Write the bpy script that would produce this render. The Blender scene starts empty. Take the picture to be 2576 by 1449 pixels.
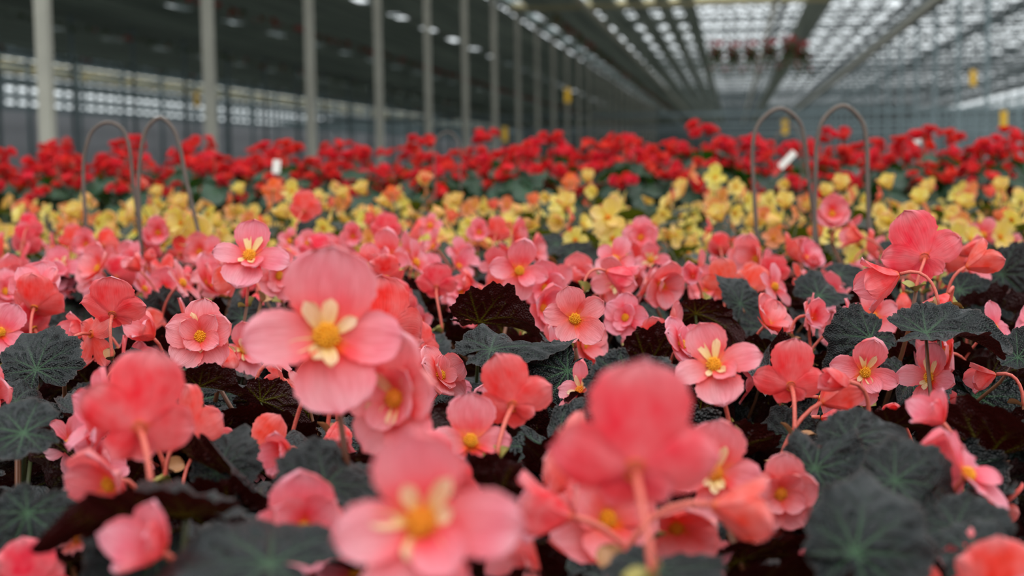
import bpy, math, random
import numpy as np
from mathutils import Vector, Matrix

# ------------------------------------------------------------------ camera, sky, exposure
SC = bpy.context.scene
COL = SC.collection
CAM_POS = Vector((0.0, 0.0, 1.25))
F_PX, CX, CY = 3578.0, 1288.0, 724.5
YAW, PITCH, ROLL = math.radians(8.9), math.radians(5.05), math.radians(0.8)
_f = Vector((-math.sin(YAW) * math.cos(PITCH), math.cos(YAW) * math.cos(PITCH), -math.sin(PITCH)))
_r0 = Vector((math.cos(YAW), math.sin(YAW), 0))
_u0 = _r0.cross(_f)
VR = _r0 * math.cos(ROLL) - _u0 * math.sin(ROLL)
VU = _u0 * math.cos(ROLL) + _r0 * math.sin(ROLL)
VF = _f
cam_data = bpy.data.cameras.new('camera')
cam = bpy.data.objects.new('camera', cam_data)
COL.objects.link(cam)
cam.matrix_world = Matrix(((VR.x, VU.x, -VF.x, CAM_POS.x), (VR.y, VU.y, -VF.y, CAM_POS.y),
                           (VR.z, VU.z, -VF.z, CAM_POS.z), (0, 0, 0, 1)))
cam_data.sensor_width = 36.0
cam_data.lens = 36.0 * F_PX / 2576.0
cam_data.clip_start = 0.02
cam_data.clip_end = 1000
cam_data.dof.use_dof = True
cam_data.dof.focus_distance = 1.32
cam_data.dof.aperture_fstop = 5.6
SC.camera = cam

SC.view_settings.view_transform = 'Standard'
SC.view_settings.look = 'None'
SC.view_settings.gamma = 1.0
SC.view_settings.use_curve_mapping = False
SC.view_settings.exposure = -0.08
SC.cycles.use_denoising = True
SC.cycles.transparent_max_bounces = 24
SC.cycles.max_bounces = 8

world = bpy.data.worlds.new('overcast_sky')
SC.world = world
world.use_nodes = True
wt = world.node_tree
for n in list(wt.nodes): wt.nodes.remove(n)
w_out = wt.nodes.new('ShaderNodeOutputWorld')
w_bg = wt.nodes.new('ShaderNodeBackground')
w_geo = wt.nodes.new('ShaderNodeTexCoord')
w_sep = wt.nodes.new('ShaderNodeSeparateXYZ')
w_ramp = wt.nodes.new('ShaderNodeValToRGB')
wt.links.new(w_geo.outputs['Generated'], w_sep.inputs[0])
wt.links.new(w_sep.outputs['Z'], w_ramp.inputs['Fac'])
wt.links.new(w_ramp.outputs['Color'], w_bg.inputs['Color'])
wt.links.new(w_bg.outputs[0], w_out.inputs['Surface'])
els = w_ramp.color_ramp.elements          # overcast: the zenith about three times as bright as the horizon
els[0].position = 0.0; els[0].color = (0.68, 0.72, 0.74, 1)
els[1].position = 1.0; els[1].color = (0.97, 0.99, 1.0, 1)
w_bg.inputs['Strength'].default_value = 2.05

sun_d = bpy.data.lights.new('veiled_sun', 'SUN')   # the sun behind thin cloud
sun_d.energy = 1.5
sun_d.angle = math.radians(50)
sun_d.color = (1.0, 0.97, 0.93)
sun = bpy.data.objects.new('veiled_sun', sun_d)
COL.objects.link(sun)
sun.rotation_euler = (math.radians(28), math.radians(18), 0)

# ------------------------------------------------------------------ small helpers
def S(r, g, b):
    def c(v):
        v /= 255.0
        return v / 12.92 if v <= 0.04045 else ((v + 0.055) / 1.055) ** 2.4
    return (c(r), c(g), c(b), 1.0)

def P(px, py, d):
    """the point of the place seen at this pixel, d metres deep"""
    return CAM_POS + (VF + VR * ((px - CX) / F_PX) - VU * ((py - CY) / F_PX)) * d

def proj(p):
    q = Vector(p) - CAM_POS
    z = q.dot(VF)
    return CX + F_PX * q.dot(VR) / z, CY - F_PX * q.dot(VU) / z, z

def plane_depth(px, py, h):
    """depth at which the sight line through a pixel reaches h below the camera"""
    d = VF + VR * ((px - CX) / F_PX) - VU * ((py - CY) / F_PX)
    return h / max(-d.z, 1e-3)

def mesh_np(name, V, F, mats, attrs=None, mi=None, smooth=True):
    me = bpy.data.meshes.new(name)
    me.from_pydata([tuple(v) for v in V], [], [tuple(int(i) for i in f) for f in F])
    for m in mats: me.materials.append(m)
    if attrs:
        for k, a in attrs.items():
            at = me.attributes.new(k, 'FLOAT', 'POINT')
            at.data.foreach_set('value', np.asarray(a, dtype=np.float32))
    n = len(me.polygons)
    if mi is not None: me.polygons.foreach_set('material_index', np.asarray(mi, dtype=np.int32))
    me.polygons.foreach_set('use_smooth', np.full(n, smooth))
    me.update()
    return me

class MB:
    """collects pieces into one mesh"""
    def __init__(s): s.V = []; s.F = []; s.M = []; s.A = {}
    def add(s, V, F, m=0, attrs=None):
        o = sum(len(v) for v in s.V) if s.V else 0
        V = np.asarray(V, float).reshape(-1, 3)
        s.V.append(V)
        for f in F: s.F.append(tuple(int(i) + o for i in f)); s.M.append(m)
        for k in set(list(s.A) + list(attrs or {})):
            s.A.setdefault(k, [0.0] * o)
            s.A[k] += list((attrs or {}).get(k, np.zeros(len(V))))
        return s
    def box(s, c, size, m=0):
        c = np.array(c, float); h = np.array(size, float) / 2
        V = [c + h * np.array(q) for q in ((-1,-1,-1),(1,-1,-1),(1,1,-1),(-1,1,-1),(-1,-1,1),(1,-1,1),(1,1,1),(-1,1,1))]
        return s.add(V, [(0,3,2,1),(4,5,6,7),(0,1,5,4),(1,2,6,5),(2,3,7,6),(3,0,4,7)], m)
    def bar(s, a, b, r, m=0, n=4):
        return s.tube([a, b], [r, r], m, n)
    def tube(s, pts, rad, m=0, n=8, attrs=None):
        pts = [Vector(p) for p in pts]; V = []; F = []
        ref = None
        for i, p in enumerate(pts):
            t = (pts[min(i + 1, len(pts) - 1)] - pts[max(i - 1, 0)])
            if t.length < 1e-9: t = Vector((0, 0, 1))
            t.normalize()
            if ref is None:
                ref = t.cross(Vector((0.31, 0.17, 0.93)))
                if ref.length < 1e-3: ref = t.cross(Vector((1, 0, 0)))
            ref = (ref - t * ref.dot(t)).normalized()
            b = t.cross(ref)
            for k in range(n):
                a = 2 * math.pi * (k + .5) / n
                V.append(p + (ref * math.cos(a) + b * math.sin(a)) * rad[i])
        for i in range(len(pts) - 1):
            for k in range(n):
                k2 = (k + 1) % n
                F.append((i * n + k, i * n + k2, (i + 1) * n + k2, (i + 1) * n + k))
        F.append(tuple(range(n - 1, -1, -1))); F.append(tuple(range((len(pts) - 1) * n, len(pts) * n)))
        return s.add([tuple(v) for v in V], F, m, attrs)
    def lathe(s, prof, c=(0, 0, 0), n=20, m=0):
        V = []; F = []
        for r, z in prof:
            for k in range(n):
                a = 2 * math.pi * k / n
                V.append((c[0] + r * math.cos(a), c[1] + r * math.sin(a), c[2] + z))
        for i in range(len(prof) - 1):
            for k in range(n):
                k2 = (k + 1) % n
                F.append((i * n + k, i * n + k2, (i + 1) * n + k2, (i + 1) * n + k))
        return s.add(V, F, m)
    def mesh(s, name, mats, smooth=True):
        return mesh_np(name, np.concatenate(s.V), s.F, mats, s.A, s.M, smooth)

def bez(p0, p1, p2, p3, n=8):
    out = []
    for i in range(n + 1):
        t = i / n
        out.append(p0 * (1-t)**3 + p1 * 3*t*(1-t)**2 + p2 * 3*t*t*(1-t) + p3 * t**3)
    return out

def obj(name, me, parent=None, M=None):
    o = bpy.data.objects.new(name, me)
    COL.objects.link(o)
    if parent is not None: o.parent = parent
    if M is not None: o.matrix_basis = M
    return o

def tag(o, label=None, cat=None, group=None, kind=None):
    if label: o['label'] = label
    if cat: o['category'] = cat
    if group: o['group'] = group
    if kind: o['kind'] = kind
    return o

def empty(name, loc):
    o = bpy.data.objects.new(name, None)
    o.empty_display_size = .05
    COL.objects.link(o); o.location = loc
    return o

def copy_tree(o, parent=None):
    c = o.copy(); COL.objects.link(c)
    if parent is not None: c.parent = parent
    for ch in list(o.children): copy_tree(ch, c)
    return c

# ------------------------------------------------------------------ materials
def new_mat(name):
    m = bpy.data.materials.new(name); m.use_nodes = True
    t = m.node_tree
    for n in list(t.nodes): t.nodes.remove(n)
    out = t.nodes.new('ShaderNodeOutputMaterial')
    return m, t, out

def N(t, kind, **kw):
    n = t.nodes.new(kind)
    for k, v in kw.items():
        if k in n.inputs: n.inputs[k].default_value = v
        else: setattr(n, k, v)
    return n

def math_node(t, op, a, b=None, c=None, clamp=False):
    n = t.nodes.new('ShaderNodeMath'); n.operation = op; n.use_clamp = clamp
    for i, v in enumerate((a, b, c)):
        if v is None: continue
        if isinstance(v, (int, float)): n.inputs[i].default_value = v
        else: t.links.new(v, n.inputs[i])
    return n.outputs[0]

def mix(t, fac, a, b, mode='MIX'):
    n = t.nodes.new('ShaderNodeMixRGB'); n.blend_type = mode
    for i, v in enumerate((fac, a, b)):
        if isinstance(v, (int, float)): n.inputs[i].default_value = v
        elif isinstance(v, tuple): n.inputs[i].default_value = v
        else: t.links.new(v, n.inputs[i])
    return n.outputs[0]

def ramp(t, fac, stops):
    n = t.nodes.new('ShaderNodeValToRGB')
    e = n.color_ramp.elements
    while len(e) < len(stops): e.new(0.5)
    for i, (p, c) in enumerate(stops): e[i].position = p; e[i].color = c
    t.links.new(fac, n.inputs[0])
    return n.outputs[0]

def plain(name, col, rough=.6, metal=0.0, noise=0.0, scale=20.0, spec=.5, bump=0.0):
    m, t, out = new_mat(name)
    b = N(t, 'ShaderNodeBsdfPrincipled', **{'Roughness': rough, 'Metallic': metal})
    b.inputs['Specular IOR Level'].default_value = spec
    tc = N(t, 'ShaderNodeTexCoord')
    nz = N(t, 'ShaderNodeTexNoise', **{'Scale': scale, 'Detail': 4.0})
    t.links.new(tc.outputs['Object'], nz.inputs['Vector'])
    dark = tuple(c * (1 - noise) for c in col[:3]) + (1,)
    light = tuple(min(1, c * (1 + noise)) for c in col[:3]) + (1,)
    c = ramp(t, nz.outputs['Fac'], [(.3, dark), (.7, light)])
    t.links.new(c, b.inputs['Base Color'])
    if bump:
        bp = N(t, 'ShaderNodeBump', **{'Strength': bump, 'Distance': .002})
        t.links.new(nz.outputs['Fac'], bp.inputs['Height']); t.links.new(bp.outputs[0], b.inputs['Normal'])
    t.links.new(b.outputs[0], out.inputs['Surface'])
    return m

def petal_mat(name, base, mid, edge, back_mid, back_edge, trans, vary=.05, tfac=.38):
    """pv runs from the throat (0) to the rim (1), pu from side to side"""
    m, t, out = new_mat(name)
    av = N(t, 'ShaderNodeAttribute', attribute_name='pv'); au = N(t, 'ShaderNodeAttribute', attribute_name='pu')
    pt = N(t, 'ShaderNodeAttribute', attribute_name='pt')
    front = ramp(t, av.outputs['Fac'], [(0.0, base), (.12, base), (.26, mid), (.52, tuple(a * .5 + b * .5 for a, b in zip(mid, edge))), (1.0, edge)])
    back = ramp(t, av.outputs['Fac'], [(0.0, base), (.10, back_mid), (.7, back_mid), (1.0, back_edge)])
    geo = N(t, 'ShaderNodeNewGeometry')
    col = mix(t, geo.outputs['Backfacing'], front, back)
    # fine veins fanning from the throat
    cb = N(t, 'ShaderNodeCombineXYZ')
    t.links.new(math_node(t, 'MULTIPLY', au.outputs['Fac'], 9.0), cb.inputs[0])
    t.links.new(math_node(t, 'MULTIPLY', av.outputs['Fac'], 1.3), cb.inputs[1])
    t.links.new(pt.outputs['Fac'], cb.inputs[2])
    nz = N(t, 'ShaderNodeTexNoise', **{'Scale': 2.2, 'Detail': 3.0})
    t.links.new(cb.outputs[0], nz.inputs['Vector'])
    vein = ramp(t, nz.outputs['Fac'], [(.38, (.80, .66, .66, 1)), (.6, (1.0, 1.0, 1.0, 1))])
    col = mix(t, .6, col, vein, 'MULTIPLY')
    # blotchy tint of the tissue
    tc = N(t, 'ShaderNodeTexCoord')
    n2 = N(t, 'ShaderNodeTexNoise', **{'Scale': 3.5, 'Detail': 2.0})
    t.links.new(tc.outputs['Object'], n2.inputs['Vector'])
    info = N(t, 'ShaderNodeObjectInfo')
    hs = N(t, 'ShaderNodeHueSaturation')
    t.links.new(math_node(t, 'MULTIPLY_ADD', info.outputs['Random'], vary, .5 - vary / 2), hs.inputs['Hue'])
    t.links.new(math_node(t, 'MULTIPLY_ADD', n2.outputs['Fac'], .6, .70), hs.inputs['Saturation'])
    t.links.new(col, hs.inputs['Color'])
    b = N(t, 'ShaderNodeBsdfPrincipled', **{'Roughness': .55})
    b.inputs['Specular IOR Level'].default_value = .25
    b.inputs['Sheen Weight'].default_value = .10
    b.inputs['Sheen Roughness'].default_value = .5
    t.links.new(hs.outputs[0], b.inputs['Base Color'])
    tr = N(t, 'ShaderNodeBsdfTranslucent')
    t.links.new(mix(t, .75, hs.outputs[0], trans), tr.inputs['Color'])
    bp = N(t, 'ShaderNodeBump', **{'Strength': .25, 'Distance': .01})
    t.links.new(nz.outputs['Fac'], bp.inputs['Height'])
    t.links.new(bp.outputs[0], b.inputs['Normal'])
    ms = N(t, 'ShaderNodeMixShader'); ms.inputs[0].default_value = tfac
    t.links.new(b.outputs[0], ms.inputs[1]); t.links.new(tr.outputs[0], ms.inputs[2])
    t.links.new(ms.outputs[0], out.inputs['Surface'])
    return m

def leaf_mat(name, top, top2, vein, back, back_vein, rim, trans, rough=.42, tfac=.12, spec=.5):
    m, t, out = new_mat(name)
    ve = N(t, 'ShaderNodeAttribute', attribute_name='vein'); rm = N(t, 'ShaderNodeAttribute', attribute_name='rim')
    tc = N(t, 'ShaderNodeTexCoord')
    nz = N(t, 'ShaderNodeTexNoise', **{'Scale': 5.0, 'Detail': 5.0})
    t.links.new(tc.outputs['Object'], nz.inputs['Vector'])
    fine = N(t, 'ShaderNodeTexVoronoi', **{'Scale': 34.0})
    t.links.new(tc.outputs['Object'], fine.inputs['Vector'])
    c1 = ramp(t, nz.outputs['Fac'], [(.35, top), (.65, top2)])
    c1 = mix(t, math_node(t, 'MULTIPLY', ve.outputs['Fac'], .8), c1, vein)
    c1 = mix(t, math_node(t, 'MULTIPLY', rm.outputs['Fac'], .6), c1, rim)
    c2 = mix(t, ve.outputs['Fac'], back, back_vein)
    geo = N(t, 'ShaderNodeNewGeometry')
    col = mix(t, geo.outputs['Backfacing'], c1, c2)
    info = N(t, 'ShaderNodeObjectInfo')
    hs = N(t, 'ShaderNodeHueSaturation')
    t.links.new(math_node(t, 'MULTIPLY_ADD', info.outputs['Random'], .6, .7), hs.inputs['Value'])
    t.links.new(col, hs.inputs['Color'])
    b = N(t, 'ShaderNodeBsdfPrincipled', **{'Roughness': rough})
    b.inputs['Specular IOR Level'].default_value = spec
    t.links.new(hs.outputs[0], b.inputs['Base Color'])
    bp = N(t, 'ShaderNodeBump', **{'Strength': .35, 'Distance': .01})
    t.links.new(fine.outputs['Distance'], bp.inputs['Height']); t.links.new(bp.outputs[0], b.inputs['Normal'])
    tr = N(t, 'ShaderNodeBsdfTranslucent', **{'Color': trans})
    ms = N(t, 'ShaderNodeMixShader'); ms.inputs[0].default_value = tfac
    t.links.new(b.outputs[0], ms.inputs[1]); t.links.new(tr.outputs[0], ms.inputs[2])
    t.links.new(ms.outputs[0], out.inputs['Surface'])
    return m

M_PINK = petal_mat('petal_coral_pink', (.92, .17, .03, 1), (.94, .13, .14, 1), (.98, .46, .54, 1),
                   (.93, .12, .12, 1), (.96, .32, .34, 1), (.98, .08, .065, 1), vary=.018)
M_YEL = petal_mat('petal_yellow', (.85, .60, .04, 1), (.86, .73, .17, 1), (.90, .70, .28, 1),
                  (.92, .55, .20, 1), (.90, .22, .12, 1), (.95, .70, .08, 1), vary=.05)
M_RED = petal_mat('petal_scarlet', (.55, .01, .01, 1), (.80, .004, .012, 1), (.86, .012, .02, 1),
                  (.72, .005, .012, 1), (.80, .012, .02, 1), (.85, .01, .01, 1), vary=.015)
M_YEL2 = petal_mat('petal_salmon_orange', (.88, .45, .05, 1), (.90, .33, .12, 1), (.93, .42, .22, 1),
                   (.88, .16, .07, 1), (.90, .20, .12, 1), (.95, .25, .08, 1), vary=.05)
M_CREAM = petal_mat('staminode_cream', (.90, .50, .04, 1), (.93, .72, .28, 1), (.95, .80, .55, 1),
                    (.93, .70, .30, 1), (.93, .75, .5, 1), (.95, .6, .2, 1), vary=.03)
M_STAMEN = plain('stamen_gold', (.88, .35, .008, 1), .5, noise=.25, scale=60)
M_STAMEN_ORANGE = plain('stamen_deep_orange', (.88, .27, .01, 1), .5, noise=.3, scale=60)
M_STALK = plain('stalk_coral', S(205, 95, 80), .45, noise=.2, scale=40)
M_STEM = plain('stem_brown_green', S(104, 62, 38), .45, noise=.35, scale=30)
M_STEM_G = plain('stem_green', S(60, 66, 32), .45, noise=.3, scale=30)
M_BRACT = plain('bract_green', S(150, 140, 70), .5, noise=.35, scale=45)
M_BRACT_R = plain('bract_rosy', S(168, 120, 78), .5, noise=.35, scale=45)
M_LEAF_D = leaf_mat('leaf_bronze_black', S(8, 12, 13), S(18, 26, 27), S(50, 84, 52), S(44, 6, 6), S(104, 106, 20),
                    S(70, 56, 52), S(80, 18, 6), rough=.36, tfac=.05, spec=.32)
M_LEAF_G = leaf_mat('leaf_mid_green', S(16, 50, 34), S(30, 68, 42), S(72, 112, 72), S(42, 70, 40), S(90, 120, 60),
                    S(40, 80, 52), S(70, 130, 20), rough=.42, tfac=.15)
M_LEAF_Y = leaf_mat('leaf_olive_bronze', S(16, 26, 18), S(34, 46, 24), S(80, 98, 44), S(60, 34, 16), S(120, 110, 40),
                    S(70, 60, 34), S(110, 120, 20), rough=.45, tfac=.18)
M_POT = plain('pot_dark_plastic', S(42, 34, 30), .5, noise=.1)
M_SOIL = plain('soil_peat', S(38, 27, 20), .95, noise=.5, scale=120, bump=.8)
M_WIRE = plain('wire_dull_steel', S(96, 84, 76), .5, .3, noise=.15, scale=40)
M_STEEL = plain('steel_galvanised', S(172, 170, 158), .6, .05, noise=.10, scale=3)
M_STEEL_B = plain('steel_blue_grey', S(112, 128, 132), .6, .1, noise=.15, scale=2)
M_STEEL_D = plain('steel_dark', S(56, 66, 68), .6, .1, noise=.15, scale=2)
M_ALU = plain('aluminium_pale', S(178, 176, 160), .5, .1, noise=.1, scale=2)
M_CLOTH = plain('rolled_shade_cloth', S(190, 180, 142), .8, noise=.12, scale=2)
M_WALLGREY = plain('side_wall_grey', S(168, 170, 176), .8, noise=.08, scale=.3)
M_CONC = plain('floor_concrete', S(110, 108, 102), .85, noise=.2, scale=1.5)
M_BENCH = plain('bench_grey_plastic', S(70, 72, 72), .6, noise=.1)
M_WHITE = plain('label_white_plastic', S(225, 222, 216), .4)
M_LRED = plain('label_red_print', S(190, 40, 35), .4)
M_TRAP = plain('sticky_trap_yellow', S(225, 175, 20), .5, noise=.1)
M_TRAIL = plain('trailing_foliage', S(70, 84, 40), .7, noise=.5, scale=20)
M_TREDB = plain('trailing_red_bloom', S(165, 40, 45), .6, noise=.3, scale=20)

def screen_mat(name, c1, c2):
    m, t, out = new_mat(name)
    tc = N(t, 'ShaderNodeTexCoord')
    mp = N(t, 'ShaderNodeMapping'); mp.inputs['Scale'].default_value = (1.0, .02, 1.0)
    t.links.new(tc.outputs['Object'], mp.inputs[0])
    nz = N(t, 'ShaderNodeTexNoise', **{'Scale': 5.0, 'Detail': 5.0})
    t.links.new(mp.outputs[0], nz.inputs['Vector'])
    c = ramp(t, nz.outputs['Fac'], [(.35, c1), (.65, c2)])
    b = N(t, 'ShaderNodeBsdfPrincipled', **{'Roughness': .85})
    t.links.new(c, b.inputs['Base Color'])
    tr = N(t, 'ShaderNodeBsdfTranslucent'); t.links.new(c, tr.inputs['Color'])
    ms = N(t, 'ShaderNodeMixShader'); ms.inputs[0].default_value = .30
    t.links.new(b.outputs[0], ms.inputs[1]); t.links.new(tr.outputs[0], ms.inputs[2])
    t.links.new(ms.outputs[0], out.inputs['Surface'])
    return m
M_SCREEN = screen_mat('shade_screen_dark', S(118, 128, 122), S(156, 164, 156))

def glass_mat():
    m, t, out = new_mat('roof_glass')
    tr = N(t, 'ShaderNodeBsdfTransparent', **{'Color': (.975, .985, .985, 1)})
    gl = N(t, 'ShaderNodeBsdfGlossy', **{'Color': (.8, .85, .86, 1), 'Roughness': .2})
    ms = N(t, 'ShaderNodeMixShader'); ms.inputs[0].default_value = .03
    t.links.new(tr.outputs[0], ms.inputs[1]); t.links.new(gl.outputs[0], ms.inputs[2])
    t.links.new(ms.outputs[0], out.inputs['Surface'])
    return m
M_GLASS = glass_mat()

# ------------------------------------------------------------------ greenhouse
CZ = CAM_POS.z
H = CZ + 4.1            # underside of the roof structure
XL, XR = -5.99, 5.35    # post rows either side of the bay
Y_END = 170.0

def struct(name, mb, mats, smooth=False):
    return tag(obj(name, mb.mesh(name, mats, smooth)), kind='structure')

struct('floor', MB().box((0, 80, -.05), (120, 190, .1)), [M_CONC])
struct('wall_far', MB().box((0, Y_END, 3.2), (120, .2, 6.4)), [M_STEEL_D])
wl = MB().box((-27.5, 80, 1.75), (.15, 190, 3.5))
struct('wall_left', wl, [M_WALLGREY])
# glazed upper part of the left wall with its bars
g = MB()
for i in range(47): g.box((-27.5, -14 + 4 * i, 4.8), (.1, .12, 2.6))
for z in (3.6, 3.95, 4.2, 4.5, 4.75, 5.05, 5.3, 5.6, 6.1): g.box((-27.5, 80, z), (.12, 190, .15 if z != 3.6 else .3))
for i in range(188): g.box((-27.5, -14 + i, 4.8), (.08, .2, 2.5))
struct('window_1', g, [M_STEEL_B])
struct('window_2', MB().box((-27.56, 80, 4.8), (.01, 190, 2.5)), [M_GLASS])

# venlo roof: ridges run along the house
glass = MB(); bars = MB()
bay = 3.78
x0 = XL - bay * 6
for k in range(19):
    xa = x0 + k * bay; xm = xa + bay / 2; xb = xa + bay
    zg, zr = H + .75, H + 1.5
    for (xp, zp, xq, zq) in ((xa, zg, xm, zr), (xm, zr, xb, zg)):
        glass.add([(xp, -15, zp), (xq, -15, zq), (xq, Y_END, zq), (xp, Y_END, zp)], [(0, 1, 2, 3)])
        for j in range(93):
            y = -15 + 2.0 * j
            bars.bar((xp, y, zp), (xq, y, zq), .022)
    bars.box((xm, 77, zr), (.07, 185, .07)); bars.box((xa, 77, zg - .05), (.16, 185, .12))
struct('ceiling', glass, [M_GLASS])
struct('trim_1', bars, [M_STEEL_D])

# dark shade screen over the left bays, with the openings left along its wires
def strip(mb, xa, xb, ya, yb, z): mb.box(((xa + xb) / 2, (ya + yb) / 2, z), (abs(xb - xa), yb - ya, .02))
scr = MB()
rows_open = [(-9.25, .34, 1.5), (-14.1, .34, 1.3), (-19.6, .34, 1.2)]
edges = [-24.0]
for xo, w, l in sorted(rows_open):
    edges += [xo - w / 2, xo + w / 2]
edges += [XL - .15]
for i in range(0, len(edges), 2): strip(scr, edges[i], edges[i + 1], 8, Y_END - 2, H)
for xo, w, l in rows_open:
    y = 8.0; k = 0
    while y < Y_END - 6:
        strip(scr, xo - w / 2, xo + w / 2, y, y + 4 - l, H)
        y += 4.0
tag(obj('shade_screen', scr.mesh('shade_screen', [M_SCREEN], False)),
    'dark grey shade screen stretched flat under the roof left of the posts', 'shade screen')

# bunched strips of screen above the middle bay
gaps = [-5.55, -3.76, -2.87, -2.16, -1.52]
gw = [.36, .24, .28, .30, .28]
cuts = [XL + .12]
for x, w in zip(gaps, gw): cuts += [x - w / 2, x + w / 2]
cuts += [-1.0]
def screen_strip(xa, xb, label):
    o = obj('screen_strip', MB().box(((xa + xb) / 2, 89, H), (xb - xa, 158, .05)).mesh('screen_strip', [M_SCREEN], False))
    tag(o, label, 'shade screen', 'long dark screen strips under the middle roof')
words = ['nearest the left post row', 'second from the left posts', 'third from the left posts',
         'fourth from the left posts', 'fifth from the left posts', 'beside the wide bright glazing']
for i in range(0, len(cuts), 2):
    screen_strip(cuts[i], cuts[i + 1], 'long dark screen strip under the roof, ' + words[i // 2])
b = MB()
for x, w in zip(gaps, gw):
    for i in range(32): b.box((x, 38.6 + 4 * i, H + .005), (w - .02, 1.7, .03))
struct('trim_6', b, [M_SCREEN])
screen_strip(1.87, 2.5, 'dark screen strip right of the wide bright glazing')

# rails and gutters along the house
def rail(name, x, z, w, h, mat, label, cat):
    o = obj(name, MB().box((x, 88, z), (w, 160, h)).mesh(name, [mat], False))
    tag(o, label, cat)
rail('roof_gutter', XL, H + .16, .24, .2, M_STEEL_B, 'grey gutter beam carried by the row of posts on the left', 'gutter')
rail('roof_gutter', XR, H + .10, .42, .24, M_STEEL_D, 'dark gutter beam carried by the row of posts on the right', 'gutter')
rail('roof_gutter', -17.6, H + .1, .2, .2, M_STEEL_B, 'grey gutter beam over the far left row of thin posts', 'gutter')
rail('roof_gutter', -24.3, H - .05, .5, .34, M_STEEL_B, 'blue grey gutter beam ending the dark screen at far left', 'gutter')
rail('roof_gutter', 16.7, H + .1, .4, .24, M_STEEL_D, 'dark gutter beam over the posts at the far right', 'gutter')
rail('heating_pipe', -3.76, H - .14, .13, .10, M_ALU, 'pale pipe under the roof running to the vanishing point, left', 'pipe')
rail('heating_pipe', 1.05, H - .14, .13, .10, M_ALU, 'pale pipe under the middle of the bright glazing', 'pipe')
rail('heating_pipe', XR - .32, H - .16, .13, .10, M_ALU, 'pale pipe along the inner side of the right gutter', 'pipe')

# roll of beige shade cloth on the side wall and across the bay
o = obj('cloth_roll', MB().tube([(-26.6, 8, 5.05), (-26.6, 165, 5.05)], [.3, .3], 0, 10).mesh('cloth_roll', [M_CLOTH]))
tag(o, 'beige rolled shade cloth along the left side wall', 'shade cloth')
o = obj('cloth_roll', MB().tube([(XL + .1, 37.6, H - .02), (2.4, 37.6, H - .02)], [.11, .11], 0, 10).mesh('cloth_roll', [M_CLOTH]))
tag(o, 'beige rolled shade cloth across the middle bay at the top edge', 'shade cloth')

# posts
def post_mesh(w, h, mat):
    b = MB().box((0, 0, h / 2), (w, w * .8, h)).box((0, 0, h + .03), (w * 2.2, w * 1.6, .06)).box((0, 0, .02), (w * 2, w * 2, .04))
    return b.mesh('roof_post', [mat], False)
pm = post_mesh(.118, H + .03, M_STEEL)
ordn = ['first and thickest', 'second', 'third', 'fourth', 'fifth', 'sixth', 'seventh', 'eighth', 'ninth', 'tenth']
for i in range(26):
    o = obj('roof_post', pm); o.location = (XL, 11.86 + 4 * i, 0)
    if i < 10: tag(o, 'pale galvanised roof post, %s from the left in the near left row' % ordn[i], 'post', 'pale posts of the near left row')
    else: tag(o, 'small pale roof post far down the left row towards the vanishing point', 'post', 'distant posts of the near left row')
pm2 = post_mesh(.09, H + .0, M_STEEL_B)
for i in range(20):
    o = obj('roof_post', pm2); o.location = (-17.6, 32.4 + 4 * i, 0)
    tag(o, 'thin blue grey post standing behind the near left row, by the side wall', 'post', 'thin posts of the far left row')
for i in range(24):
    o = obj('roof_post', pm2); o.location = (XR, 31.9 + 4 * i, 0)
    tag(o, 'thin blue grey post under the right gutter beam', 'post', 'thin posts under the right gutter')
for i in range(14):
    o = obj('roof_post', pm2); o.location = (16.7, 84 + 4 * i, 0)
    tag(o, 'very thin post in the far right bay of the greenhouse', 'post', 'posts of the far right bay')

# lattice girders across the bays
def truss_mesh(xa, xb, web, mat):
    b = MB()
    b.box(((xa + xb) / 2, 0, .0), (xb - xa, .07, .09)); b.box(((xa + xb) / 2, 0, .62), (xb - xa, .07, .07))
    n = max(2, int((xb - xa) / web)); s = (xb - xa) / n
    for i in range(n):
        b.bar((xa + i * s, 0, .04), (xa + (i + .5) * s, 0, .6), .02); b.bar((xa + (i + .5) * s, 0, .6), (xa + (i + 1) * s, 0, .04), .02)
    return b.mesh('roof_truss', [mat], False)
NTH = ['first', 'second', 'third', 'fourth', 'fifth', 'sixth', 'seventh', 'eighth']
tm = truss_mesh(XL + .12, XR - .25, .8, M_STEEL_D); tm2 = truss_mesh(XR + .25, 16.5, .8, M_STEEL_D)
tm3 = truss_mesh(-27.3, XL - .12, 1.2, M_STEEL_D)
for i in range(33):
    y = 35.86 + 4 * i
    for me, lb in ((tm, 'lattice girder crossing the middle bay under the glazing'), (tm2, 'lattice girder crossing the right bay under the glazing')):
        o = obj('roof_truss', me); o.location = (0, y, H + .14)
        lb += (', %s from the top of the frame' % NTH[i]) if i < 8 else ', far off towards the vanishing point'
        tag(o, lb, 'truss', 'lattice girders of the ' + ('middle bay' if me is tm else 'right bay'))
for i in range(34):
    o = obj('roof_truss', tm3); o.location = (0, 35.86 + 4 * i, H + .3 )
    tag(o, 'lattice girder above the dark screen, its end showing by the left wall', 'truss', 'lattice girders over the left bays')
# wires, purlins and diagonal bracing of the right-hand bays: one continuous net of structure
net = MB()
for i in range(66): net.box((11, 33.9 + 2 * i, H + .1), (10.6, .035, .035))
for x in (3.2, 3.9, 4.6, 6.6, 7.6, 8.6, 9.6, 10.8, 12, 13.4, 15): net.box((x, 90, H + .04), (.06, 150, .05))
for i in range(33):
    net.box((3.9, 37.9 + 4 * i, H + .08), (2.6, .05, .05))
struct('trim_2', net, [M_STEEL_D])
net = MB()
for x in (.0, .6, 1.4): net.box((x, 90, H + .3), (.035, 150, .035))
for i in range(34): net.box((.4, 37.2 + 4 * i, H + .25), (2.8, .05, .05))
struct('trim_3', net, [M_STEEL_D])
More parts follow.
